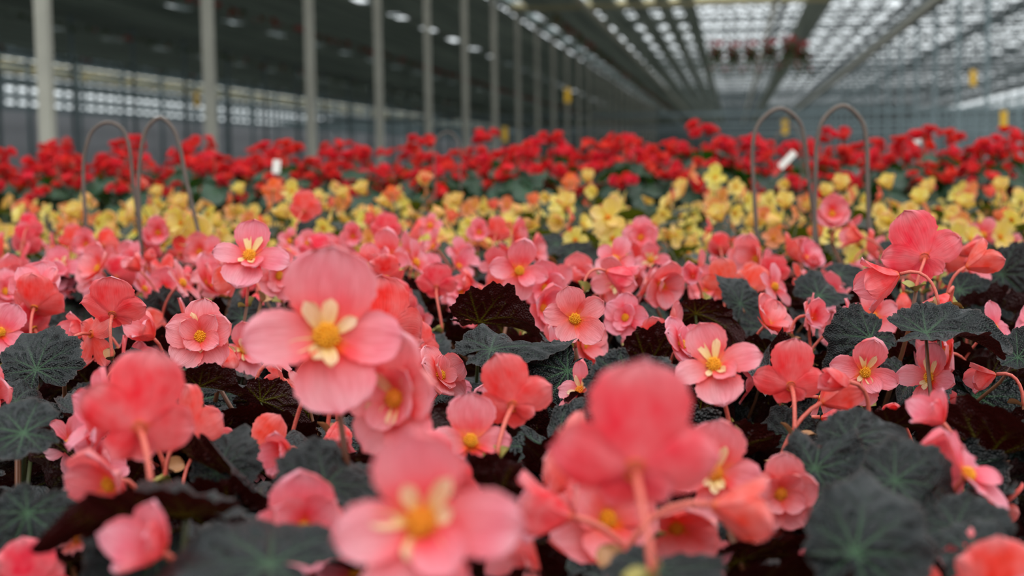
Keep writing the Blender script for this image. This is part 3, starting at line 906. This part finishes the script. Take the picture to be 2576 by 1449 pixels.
# (x, y of the throat, width in px, kind, azimuth, elevation, roll, cream inner petals)
FLOWERS = [
 (822, 850, 355, BF, 6, 22, 0, 1), (1446, 802, 152, OP, 0, 8, -8, 0), (1574, 800, 112, DB, -15, 12, 10, 0), (1362, 775, 118, CU, 38, 2, 0, 0),
 (283, 792, 165, FA, 178, 32, 0, 0), (505, 848, 168, DB, 5, 16, 0, 1), (628, 648, 172, BF, 5, 42, 12, 1), (703, 692, 125, DB, 12, -4, 10, 0),
 (600, 692, 135, PA, -95, -8, -80, 0), (97, 738, 130, CU, 0, 55, 0, 0), (86, 775, 130, CU, 178, 35, 0, 0), (930, 672, 108, DB, -20, 8, 0, 0),
 (975, 645, 115, BF, -15, 12, 5, 0), (1098, 724, 105, FA, 178, 22, 0, 0), (1150, 672, 95, PA, 60, 20, 40, 0), (990, 772, 105, CU, 165, 25, 0, 0),
 (962, 845, 215, CU, 200, 20, 0, 0), (1525, 682, 95, BE, 95, -25, 0, 0), (1305, 682, 130, BF, 18, 12, 5, 0), (1385, 706, 95, PA, 20, 10, 60, 0),
 (1478, 706, 70, BF, -60, 25, 0, 0), (1548, 655, 110, OP, -15, 28, 0, 0), (1636, 655, 85, BF, 5, 12, 0, 1), (1612, 598, 95, DB, -8, 10, 0, 0),
 (1660, 715, 110, CU, 30, -10, 0, 0), (1682, 818, 115, PA, 80, 18, 50, 0), (1605, 868, 85, OP, 0, -25, 0, 0), (1797, 922, 200, BF, -14, 38, -18, 1),
 (1990, 972, 175, FA, 180, 12, 0, 0), (1900, 962, 110, PA, -110, 0, 0, 0), (2062, 1000, 120, OP, 60, -10, 0, 0), (2175, 937, 150, BF, 0, 6, 8, 1),
 (2340, 952, 140, BF, -50, 25, 0, 1), (2368, 1012, 105, OP, 10, -30, 0, 0), (2422, 960, 95, OP, 20, 5, 0, 0), (2505, 942, 95, BE, -85, -12, 0, 0),
 (2326, 650, 185, FA, 165, 5, 18, 0), (2262, 690, 140, BE, -90, -20, 0, 0), (2370, 655, 120, CU, 120, 20, 0, 0), (2430, 672, 110, BE, 100, 20, 0, 0),
 (2196, 798, 118, OP, 0, 25, 0, 0), (2140, 840, 110, BF, -25, 15, -20, 0), (2272, 735, 52, BU, 0, -80, 0, 0), (2385, 740, 105, BE, -60, -48, 0, 0),
 (1822, 722, 105, FA, 170, 15, 0, 0), (1780, 728, 90, CU, -20, 20, 0, 0), (1873, 646, 82, CU, 0, 18, 0, 0), (1812, 625, 60, CU, 178, 20, 0, 0),
 (1944, 695, 92, FA, 180, 25, 0, 0), (1892, 728, 95, CU, 150, 0, 0, 0), (2000, 735, 88, CU, 60, 5, 0, 0), (2045, 752, 75, PA, 50, 25, 40, 0),
 (2016, 640, 72, CU, 180, 55, 0, 0), (2042, 672, 38, BU, 0, 40, 0, 0), (2092, 540, 85, CU, 0, 20, 0, 0), (2130, 570, 70, PA, 60, -10, 30, 0),
 (2172, 598, 72, BE, -90, 10, 0, 0), (2472, 592, 84, OP, 0, 4, 0, 0), (2410, 640, 60, BU, 60, 20, 0, 0), (2545, 625, 70, OP, 10, 10, 0, 0),
 (58, 612, 78, CU, 178, 15, 0, 0), (68, 575, 60, CU, 178, 20, 0, 0), (184, 612, 72, FA, 180, 10, 0, 0), (256, 618, 70, CU, 160, 5, 0, 0),
 (218, 615, 66, CU, 0, 10, 0, 0), (150, 674, 100, BF, 5, 32, 0, 1), (398, 585, 66, CU, 5, 8, 0, 0), (322, 662, 88, BF, 10, 18, 0, 0),
 (252, 668, 86, PA, 80, 10, 30, 0), (365, 628, 75, CU, 120, 25, 0, 0), (416, 698, 95, PA, 150, 15, 10, 0), (292, 700, 88, CU, 175, 30, 0, 0),
 (12, 705, 100, CU, 60, 10, 0, 0), (2, 838, 125, BF, 25, 32, 30, 0), (452, 640, 75, PA, 170, 30, 0, 0), (408, 755, 85, PA, 100, 20, 20, 0),
 (376, 828, 88, CU, 180, 10, 0, 0), (228, 840, 150, OP, 140, -15, 60, 0), (345, 868, 100, CU, 10, -20, 0, 0), (572, 872, 62, BU, 20, -65, 0, 0),
 (646, 738, 45, BU, 0, -60, 0, 0), (765, 532, 92, FA, 165, 12, 10, 0), (970, 583, 82, FA, 178, 12, 0, 0), (1028, 592, 78, CU, 100, 0, 0, 0),
 (1082, 568, 64, OP, 0, 22, 0, 0), (888, 594, 56, CU, 0, 8, 0, 0), (1248, 590, 70, FA, 175, 12, 0, 0), (1290, 595, 75, CU, 60, 5, 0, 0),
 (1205, 585, 55, CU, 0, 20, 0, 0), (790, 640, 92, PA, 170, 12, -20, 0), (838, 632, 70, BF, 150, 15, 0, 0), (874, 664, 72, BF, 0, 15, 0, 1),
 (728, 608, 70, OP, 20, 20, 0, 0), (1172, 775, 80, PA, 0, 30, 90, 0), (1062, 815, 88, OP, -40, 10, 0, 0), (1238, 730, 70, OP, 0, 15, 0, 0),
 (1272, 792, 88, CU, 180, 20, 0, 0), (1030, 640, 66, CU, 20, 12, 0, 0), (1400, 832, 34, BU, 0, -70, 0, 0), (770, 920, 50, BE, 180, 20, 0, 0),
 # nearer, out of focus
 (350, 1080, 290, FA, 205, 8, -22, 0), (285, 1060, 200, CU, -60, 15, 0, 0), (178, 1118, 150, OP, -10, 6, 10, 0), (282, 1215, 215, CU, -25, -8, 0, 0),
 (478, 1095, 190, FA, 140, 5, 20, 0), (640, 1130, 160, PA, 165, 12, -38, 0), (672, 1150, 90, BE, 20, -40, 0, 0), (765, 1000, 165, PA, 60, 62, 80, 0),
 (1000, 1002, 275, DB, -28, 8, 0, 1), (1124, 975, 115, BF, 12, 12, 0, 1), (1290, 1022, 200, FA, 165, 10, 24, 0), (1182, 1112, 190, BF, 15, 34, 0, 0),
 (1060, 1315, 425, BF, 2, 20, 0, 1), (1600, 1185, 410, FA, 178, 14, 0, 0), (1490, 1200, 240, CU, -105, 10, 0, 0), (1440, 1300, 190, BE, -92, 10, 0, 0),
 (1495, 1320, 165, CU, 165, -15, 0, 0), (1800, 1190, 215, BF, -12, 16, 0, 1), (1790, 1270, 200, BE, 92, -12, 0, 0), (1700, 1320, 210, CU, 0, -22, 0, 0),
 (1962, 1240, 185, DB, 0, 2, 0, 0), (2040, 1290, 120, BE, 62, -25, 0, 0), (1905, 1370, 160, CU, 160, -12, 0, 0), (2428, 1200, 215, BF, 60, 46, -10, 0),
 (2500, 1290, 165, PA, 85, -14, 20, 0), (2240, 1262, 88, BE, 75, -10, 0, 0), (205, 1350, 190, PA, -30, 30, -28, 0), (60, 1490, 210, CU, 178, 20, 0, 0),
 (2070, 1500, 190, CU, 178, 15, 0, 0), (2520, 1520, 260, CU, 160, 15, 0, 0), (1010, 1500, 300, CU, 20, 20, 0, 0), (705, 950, 120, PA, -110, 20, 10, 0),
 (2065, 1050, 90, BE, 85, -10, 0, 0), (1240, 1430, 190, CU, 60, 0, 0, 0), (850, 1060, 110, BE, 10, -60, 0, 0), (2135, 960, 85, BU, -60, 10, 0, 0),
 (345, 1165, 150, OP, -25, -5, 20, 0), (520, 1125, 150, FA, 150, 0, 10, 0), (140, 1395, 140, PA, 20, 10, 40, 0), (1590, 1345, 170, CU, -160, -20, 0, 0),
 (1625, 1410, 170, CU, -30, -20, 0, 0), (1745, 1395, 190, OP, 25, -12, 0, 0), (1340, 1245, 140, FA, -60, 5, -30, 0), (900, 1440, 200, CU, -20, 10, 0, 0),
 (1225, 1000, 80, PA, 60, 30, 0, 0), (1880, 1300, 130, FA, 150, -10, 60, 0), (1040, 880, 110, CU, 160, 10, 0, 0), (430, 790, 70, OP, 160, 0, 0, 0),
 (1160, 960, 70, BE, 20, -30, 0, 0), (2450, 770, 90, FA, 30, 0, 0, 0), (2300, 1000, 80, CU, -30, -10, 0, 0), (2110, 830, 90, CU, -50, 10, 0, 0),
]
rs = random.Random(7)
for (x, y, s, kind, az, el, roll, inn) in FLOWERS:
    S0 = {BU: .030, BE: .046}.get(kind, .066)
    ds = F_PX * S0 / s; dp = plane_depth(x, y, .135)
    d = ds ** .6 * min(dp, 3.2) ** .4
    d = min(d, 2.62)
    pos = P(x, y, d); size = s * d / F_PX
    if kind == BU: size *= 1.15
    n = view_dir(az, el)
    upv = Vector((0, 0, 1)) if abs(el) < 70 else VF.copy()
    yv = upv - n * upv.dot(n); yv.normalize()
    yv = Matrix.Rotation(math.radians(-roll), 3, n) @ yv
    pl = nearest(pos)
    pl.blossom(pos, size, kind, n, yv, rs, inner=bool(inn))
    pl.n += 1

# leaves the photograph shows one by one: x, y, width px, azimuth, elevation of the face, direction of the tip in the picture, mesh
LEAVES = [
 (1428, 932, 175, 0, 34, 215, 0), (1580, 960, 250, 0, 32, 200, 1), (92, 930, 200, 0, 42, 330, 0), (1235, 880, 230, -20, 66, 80, 3), (1205, 812, 205, 180, 62, 70, 2),
 (2330, 838, 260, 0, 72, 80, 2), (2412, 730, 150, -10, 44, 110, 0), (2520, 690, 150, -30, 40, 150, 5), (1862, 765, 125, 30, 34, 330, 0), (2150, 1390, 330, 5, 38, 20, 0),
 (545, 1190, 175, -10, 34, 20, 0), (470, 1300, 380, 170, 72, 250, 2), (820, 1220, 270, 10, 66, 60, 1), (680, 1420, 400, 20, 74, 280, 0), (1225, 1060, 200, 180, 32, 350, 2),
 (655, 1010, 160, 178, 38, 20, 5), (455, 935, 190, 0, 70, 100, 3), (500, 975, 190, 180, 64, 90, 5), (2140, 1110, 230, 0, 55, 60, 0), (2250, 1210, 260, 10, 58, 120, 1),
 (2050, 1180, 200, -10, 48, 20, 4), (330, 950, 140, -30, 42, 40, 4), (60, 1090, 240, 10, 60, 250, 0), (70, 1290, 220, 0, 36, 200, 1), (40, 1010, 170, 20, 66, 80, 3),
 (2240, 1075, 190, 170, 76, 90, 2), (1760, 1040, 140, 180, 40, 330, 5), (1990, 1105, 130, 0, 48, 300, 4), (2400, 1330, 240, 10, 58, 140, 1), (2530, 1110, 140, 0, 46, 100, 4),
 (336, 700, 78, -60, 12, 5, 0), (180, 700, 130, 0, 74, 90, 2), (210, 728, 110, 0, 60, 80, 3), (610, 800, 110, 0, 50, 60, 4), (2245, 635, 130, 0, 62, 90, 0),
 (2060, 745, 130, 0, 52, 70, 1), (772, 578, 66, 0, 34, 10, 0), (1640, 700, 95, 120, 20, 60, 2), (1215, 640, 95, 0, 64, 80, 3), (2190, 850, 160, 0, 46, 240, 4),
 (1750, 790, 150, 170, 48, 60, 1), (1010, 1190, 160, 0, 60, 300, 3), (1060, 690, 90, 0, 50, 100, 0), (860, 1230, 180, 0, 60, 120, 3), (1440, 640, 110, 0, 55, 80, 0),
 (2470, 640, 120, 0, 66, 80, 3), (2560, 900, 140, -20, 50, 120, 5), (1680, 960, 130, 0, 62, 140, 3), (1330, 1350, 150, 0, 45, 180, 0), (1650, 1440, 300, 0, 70, 200, 1),
 (1400, 615, 100, 0, 60, 280, 1), (2110, 690, 120, 0, 62, 100, 0), (2450, 1400, 260, 0, 62, 120, 3), (390, 1400, 260, 0, 55, 200, 4),
]
for (x, y, w, az, el, tipdir, mi) in LEAVES:
    d = plane_depth(x, y, .165); d = min(d, 2.5)
    d = (d ** .7) * (F_PX * .085 / w) ** .3
    pos = P(x, y, d); n = view_dir(az, el)
    a = math.radians(tipdir)
    h = VF.copy(); h.z = 0; h.normalize()
    ty = VR * math.sin(a) + (Vector((0, 0, 1)) * .6 + h) * math.cos(a)
    nearest(pos).leaf(pos, w * d / F_PX / 1.25, n, ty, rs, LEAF[mi])

# the rest of every plant: lower leaves and a few lower blooms
for pl in plants:
    near = pl.hero
    nl = 15 if pl.d < 1.5 else 12
    for k in range(nl):
        a = k * 2.39996 + rs.random() * .5; r = .035 + .115 * math.sqrt((k + .5) / nl)
        out = Vector((math.cos(a), math.sin(a), 0))
        z = CZ - .185 - .075 * (r / .15) - .03 * rs.random() if near else CZ - .175 - .07 * (r / .15) - .02 * rs.random()
        pos = Vector((pl.base.x, pl.base.y, z)) + out * r
        el = math.radians(36 + 42 * rs.random())
        n = out * math.cos(el) + Vector((rs.gauss(0, .3), rs.gauss(0, .3), math.sin(el)))
        if rs.random() < .32: n = view_dir(180 + rs.gauss(0, 35), rs.uniform(35, 68))
        pl.leaf(pos, .062 + .034 * rs.random(), n, out + Vector((rs.gauss(0, .4), rs.gauss(0, .4), -.3)), rs)
    px0 = proj(Vector((pl.base.x, pl.base.y, CZ - .15)))[0]
    nb = 2 if near and pl.d < 1.1 else ((5 if px0 < 1100 else 3) if near else (8 if px0 < 1100 else 4))
    for k in range(nb):
        a = rs.random() * 6.28; r = .04 + .10 * rs.random()
        z = (CZ - .175 - .05 * rs.random()) if near else (CZ - .135 - .055 * rs.random() - (.012 if pl.d > 2.1 else 0))
        pos = Vector((pl.base.x + r * math.cos(a), pl.base.y + r * math.sin(a), z))
        az = rs.gauss(0, 60) if rs.random() < .6 else rs.uniform(-180, 180)
        n = view_dir(az, rs.uniform(-5, 45)); yv = Vector((0, 0, 1))
        kd = rs.choice((BF, OP, CU, CU, DB, PA, BE, BU))
        sz = {BU: .026, BE: .040}.get(kd, .060) * rs.uniform(.85, 1.1)
        if near: sz *= .92
        pl.blossom(pos, sz, kd, n, yv, rs, inner=kd in (DB, BF) and rs.random() < .4)
    pl.finish()

# ------------------------------------------------------------------ yellow and red begonias
LEAF_YM = [leaf_mesh('leaf_small', M_LEAF_Y, 20 + s, nr=9, na=48, droop=.3, fold=.2, wave=.07) for s in range(2)]
LEAF_RM = [leaf_mesh('leaf_round', M_LEAF_G, 30 + s, nr=12, na=60, droop=.35, fold=.06, wave=.06, rnd_=True) for s in range(3)]
YEL = [blossom_mesh(k, s, M_YEL, True) for k, s in ((BF, 1), (OP, 2), (CU, 3), (DB, 4), (CU, 5), (PA, 6), (BE, 7))] + [blossom_mesh(k, s, M_YEL2, True) for k, s in ((BF, 8), (BE, 9), (PA, 10))]
RED = [blossom_mesh('rose', s, M_RED, True) for s in (1, 2, 3)]
RED.append(blossom_mesh('cup', 9, M_RED, True))

def join_into(mb, me, M, m=0):
    V = np.array([tuple(M @ v.co) for v in me.vertices])
    F = [tuple(p.vertices) for p in me.polygons]
    at = {}
    for k in ('vein', 'rim'):
        if k in me.attributes:
            a = np.zeros(len(me.vertices), dtype=np.float32); me.attributes[k].data.foreach_get('value', a); at[k] = list(a)
    mb.add(V, F, m, at)

def bushy(name, kind, seed, loc):
    r = random.Random(seed)
    root = empty(name, loc)
    obj('pot', POT, root); obj('soil', SOIL, root)
    fol = MB(); st = MB()
    red = kind == 'red'
    top = (.36 if red else .36); rad = .155 if red else .15
    nl = 34 if red else 38
    for k in range(nl):
        a = k * 2.39996 + r.random() * .5; q = math.sqrt((k + .5) / nl); rr = .03 + rad * q
        out = Vector((math.cos(a), math.sin(a), 0))
        z = (.31 - .17 * q * q - .05 * r.random()) if red else (.335 - .08 * q - .06 * r.random())
        el = math.radians((30 + 45 * (1 - q)) if red else (30 + 50 * r.random()))
        n = out * math.cos(el) + Vector((r.gauss(0, .2), r.gauss(0, .2), math.sin(el)))
        M = Matrix.Translation(out * rr + Vector((0, 0, z))) @ frame_from(n, out * .7 + Vector((0, 0, -.8))).to_4x4() @ Matrix.Scale(.050 + .02 * r.random(), 4)
        join_into(fol, r.choice(LEAF_RM if red else LEAF_YM), M)
        st.tube(bez(Vector((0, 0, .088)), Vector((0, 0, z * .6)), out * rr * .6 + Vector((0, 0, z * .9)), out * rr + Vector((0, 0, z)), 4), [.003, .003, .0025, .002, .002], 0, 5)
    obj('foliage', fol.mesh('foliage', [M_LEAF_G if red else M_LEAF_Y]), root)
    if red:
        for c in range(10):
            a = c * 2.4 + r.random(); q = math.sqrt((c + .3) / 10); rc = rad * .92 * q
            zc = top - .15 * q * q + r.gauss(0, .014)
            for k in range(5):
                pos = Vector((rc * math.cos(a), rc * math.sin(a), zc)) + Vector((r.gauss(0, .020), r.gauss(0, .020), r.gauss(-.004, .014)))
                n = Vector((pos.x * 3 + r.gauss(0, .3), pos.y * 3 + r.gauss(0, .3), .35 + .5 * r.random()))
                M = Matrix.Translation(pos) @ frame_from(n, Vector((r.gauss(0, 1), r.gauss(0, 1), .3))).to_4x4() @ Matrix.Scale(.037 + .010 * r.random(), 4)
                obj('blossom', r.choice(RED), root, M)
            st.tube([(0, 0, .1), (rc * .5 * math.cos(a), rc * .5 * math.sin(a), zc * .7), (rc * math.cos(a), rc * math.sin(a), zc)], [.003, .0025, .002], 0, 5)
    else:
        for c in range(12):
            a = c * 2.39996 + r.random() * .6; q = math.sqrt((c + .4) / 12); rc = rad * .98 * q
            pos = Vector((rc * math.cos(a), rc * math.sin(a), top - .022 - .055 * q + r.gauss(0, .026)))
            n = Vector((r.gauss(0, .55) + pos.x * 3, r.gauss(-.35, .6) + pos.y * 2, .25 + r.gauss(.1, .25)))
            me = r.choice(YEL)
            sz = r.uniform(.038, .058)
            M = Matrix.Translation(pos) @ frame_from(n, Vector((r.gauss(0, .5), r.gauss(0, .3), 1))).to_4x4() @ Matrix.Scale(sz, 4)
            b = obj('blossom', me, root, M)
            if not me.name.startswith('blossom_bell') : obj('stamens', STAM_O, b)
            st.tube([(0, 0, .1), (rc * .5, 0, pos.z * .7) if False else (pos.x * .5, pos.y * .5, pos.z * .7), tuple(pos)], [.0025, .002, .0018], 0, 5)
    obj('stem', st.mesh('stem', [M_STEM_G]), root)
    return root

protoY = [bushy('yellow_begonia', 'yellow', 50 + k, (0, 0, 0)) for k in range(4)]
protoR = [bushy('red_begonia', 'red', 70 + k, (0, 0, 0)) for k in range(4)]
usedY = []; usedR = []
def put(protos, used, q, zb, rz, sc, label, cat, group):
    i = len(used)
    o = protos[i] if i < len(protos) else copy_tree(protos[(i * 7 + i // 5) % len(protos)])
    used.append(o)
    o.location = (q.x, q.y, zb); o.rotation_euler = (0, 0, rz); o.scale = (sc[0], sc[0], sc[1])
    tag(o, label, cat, group)
ROWW = ['front', 'second', 'third', 'fourth', 'fifth', 'rearmost']
ry = random.Random(11)
for i, yw in enumerate((2.76, 3.02, 3.28, 3.55, 3.83, 4.12)):
    for k, q in enumerate(row_spots(yw, .265, .025, 300 + i, 50, .13 * (i % 2))):
        hs = 1.0 + ry.uniform(-.05, .07) + (.00, .0, .02, .03, .05, .06)[i]
        put(protoY, usedY, q, Z_B1, ry.uniform(-.5, .5), (1.0, hs), 'yellow begonia in the %s row of the yellow bed, %s' % (ROWW[i], ORD[k]),
            'begonia', 'yellow begonias between the pink and the red ones')
for i, yw in enumerate((4.66, 4.96, 5.28)):
    for k, q in enumerate(row_spots(yw, .285, .03, 400 + i, 50, .14 * (i % 2))):
        hs = 1.0 + ry.uniform(-.07, .09) + .02 * i
        px = proj(q)[0]
        if abs(px - 1830) < 70 and i < 2: hs += .05
        put(protoR, usedR, q, Z_B2, ry.uniform(0, 6.28), (1.0, hs), 'red begonia in the %s row of the red bed, %s' % (('front', 'middle', 'rear')[i], ORD[k]),
            'begonia', 'red begonias on the bench behind')

# larger yellow blossoms that lean out over the pink ones
HERO_Y = [(502, 600, 98, 0, 0, 8, 0), (458, 562, 74, 2, -30, 10, 0), (1528, 548, 84, 0, 20, 20, 20), (1540, 600, 72, 1, 10, 0, 0), (1448, 604, 70, 1, -20, 0, 0),
          (2388, 600, 74, 0, 30, 0, 30), (688, 478, 60, 7, 170, 10, 0), (735, 482, 52, 0, 0, 10, 0), (340, 474, 50, 8, 90, 40, 0), (1735, 442, 52, 9, 60, 20, 0),
          (1436, 458, 44, 7, 180, 10, 0), (985, 488, 40, 7, 180, 20, 0), (1800, 448, 56, 0, -20, 20, 0), (1068, 462, 42, 8, 20, 60, 0), (1850, 470, 46, 1, 0, 10, 0)]
for (x, y, w, vi, az, el, roll) in HERO_Y:
    d = 2.62 if y > 540 else (3.2 if y > 470 else 3.7)
    pos = P(x, y, d); n = view_dir(az, el)
    yv = Matrix.Rotation(math.radians(-roll), 3, n) @ (Vector((0, 0, 1)) - n * n.z).normalized()
    o = min(usedY, key=lambda q: (q.location.x - pos.x) ** 2 + (q.location.y - pos.y) ** 2)
    PM = Matrix.Translation(o.location) @ o.rotation_euler.to_matrix().to_4x4() @ Matrix.Diagonal((o.scale.x, o.scale.y, o.scale.z, 1))
    W = Matrix.Translation(pos) @ frame_from(n, yv).to_4x4() @ Matrix.Scale(w * d / F_PX, 4)
    b = obj('blossom', YEL[vi], o, PM.inverted() @ W)
    if vi < 6: obj('stamens', STAM_O, b)
    root = o.location + Vector((0, 0, .24))
    pts = bez(pos - n * .002, pos - n * .02, root + Vector((0, 0, .05)), root, 7)
    mb = MB().tube([W.inverted() @ p for p in pts], [.0015 / (w * d / F_PX)] * 8, 0, 6)
    obj('flower_stalk', mb.mesh('flower_stalk', [M_STEM_G]), b)

# ------------------------------------------------------------------ wire hoops and labels
def hoop(pts, d, r, label, group):
    """pts: pixels along the wire, from one foot to the other"""
    W = [P(x, y, d) for x, y in pts]
    for e, s in ((0, 1), (-1, -1)):
        f = W[e].copy()
        dd = f - W[1 if e == 0 else -2]
        foot = f + dd * min(8.0, max(0.0, (f.z - Z_B1) / max(1e-4, -dd.z)))
        foot.z = Z_B1
        if e == 0: W.insert(0, foot)
        else: W.append(foot)
    # smooth the polyline (Catmull-Rom)
    Q = [W[0]] + W + [W[-1]]; out = []
    for i in range(1, len(Q) - 2):
        for k in range(6):
            t = k / 6; a, b, c, e = Q[i - 1], Q[i], Q[i + 1], Q[i + 2]
            out.append(.5 * ((2 * b) + (c - a) * t + (2 * a - 5 * b + 4 * c - e) * t * t + (3 * b - a - 3 * c + e) * t ** 3))
    out.append(W[-1])
    base = Vector((out[0].x, out[0].y, Z_B1))
    mb = MB().tube([p - base for p in out], [r] * len(out), 0, 10)
    o = obj('wire_hoop', mb.mesh('wire_hoop', [M_WIRE])); o.location = base
    tag(o, label, 'wire hoop', group)
G = 'steel wire hoops standing in the flower bed'
hoop([(216, 560), (210, 460), (213, 385), (232, 330), (270, 308), (308, 325), (326, 375), (334, 450), (346, 540)], 2.62, .0034, 'left hoop of the pair of wire hoops at left', G)
hoop([(352, 580), (348, 470), (353, 400), (366, 330), (402, 296), (436, 325), (452, 370), (468, 450), (488, 535)], 2.60, .0038, 'right hoop of the pair of wire hoops at left, the taller', G)
hoop([(1904, 600), (1897, 480), (1893, 380), (1908, 312), (1960, 273), (2010, 305), (2026, 370), (2034, 450), (2044, 520)], 2.60, .0038, 'left hoop of the pair of wire hoops at right', G)
hoop([(2050, 520), (2052, 430), (2055, 360), (2072, 300), (2120, 266), (2165, 300), (2180, 355), (2182, 450), (2186, 560)], 2.58, .0042, 'right hoop of the pair of wire hoops at right, the tallest', G)
hoop([(1094, 470), (1092, 400), (1098, 352), (1126, 332), (1150, 352), (1157, 400), (1158, 460)], 4.35, .0026, 'thin faint wire hoop before the red bed, middle of the row', G)
hoop([(1962, 490), (1950, 400), (1955, 340), (1985, 312), (2012, 340), (2016, 400), (2014, 470)], 4.35, .0022, 'thin faint wire hoop seen through the pair at right', G)

def label_stake(p, q, d, w, label, red=False):
    a, b = P(p[0], p[1], d), P(q[0], q[1], d)
    L = (b - a).length; y = (b - a).normalized(); n = -VF
    R3 = frame_from(n, y)
    root = empty('plant_label', (a.x, a.y, a.z)); root.rotation_mode = 'QUATERNION'; root.rotation_quaternion = R3.to_quaternion()
    obj('card', MB().box((0, L * (.66 if red else .5), 0), (w, L * (.66 if red else 1), .0012)).mesh('label_card', [M_WHITE], False), root)
    if red: obj('printed_end', MB().box((0, L * .16, 0), (w * .8, L * .32, .0013)).mesh('label_end', [M_LRED], False), root, )
    obj('stake', MB().box((0, -.13, -.0), (w * .3, .27, .0011)).mesh('label_stake', [M_STEEL_D], False), root)
    tag(root, label, 'plant label')
label_stake((1944, 440), (2000, 382), 4.3, .020, 'white plant label with a red end, leaning before the red flowers inside the right hoops', True)
label_stake((694, 436), (697, 402), 4.4, .024, 'small white plant label among the red flowers, right of the left hoops')
label_stake((2308, 362), (2309, 332), 5.25, .026, 'small pale plant label standing above the red flowers at right')
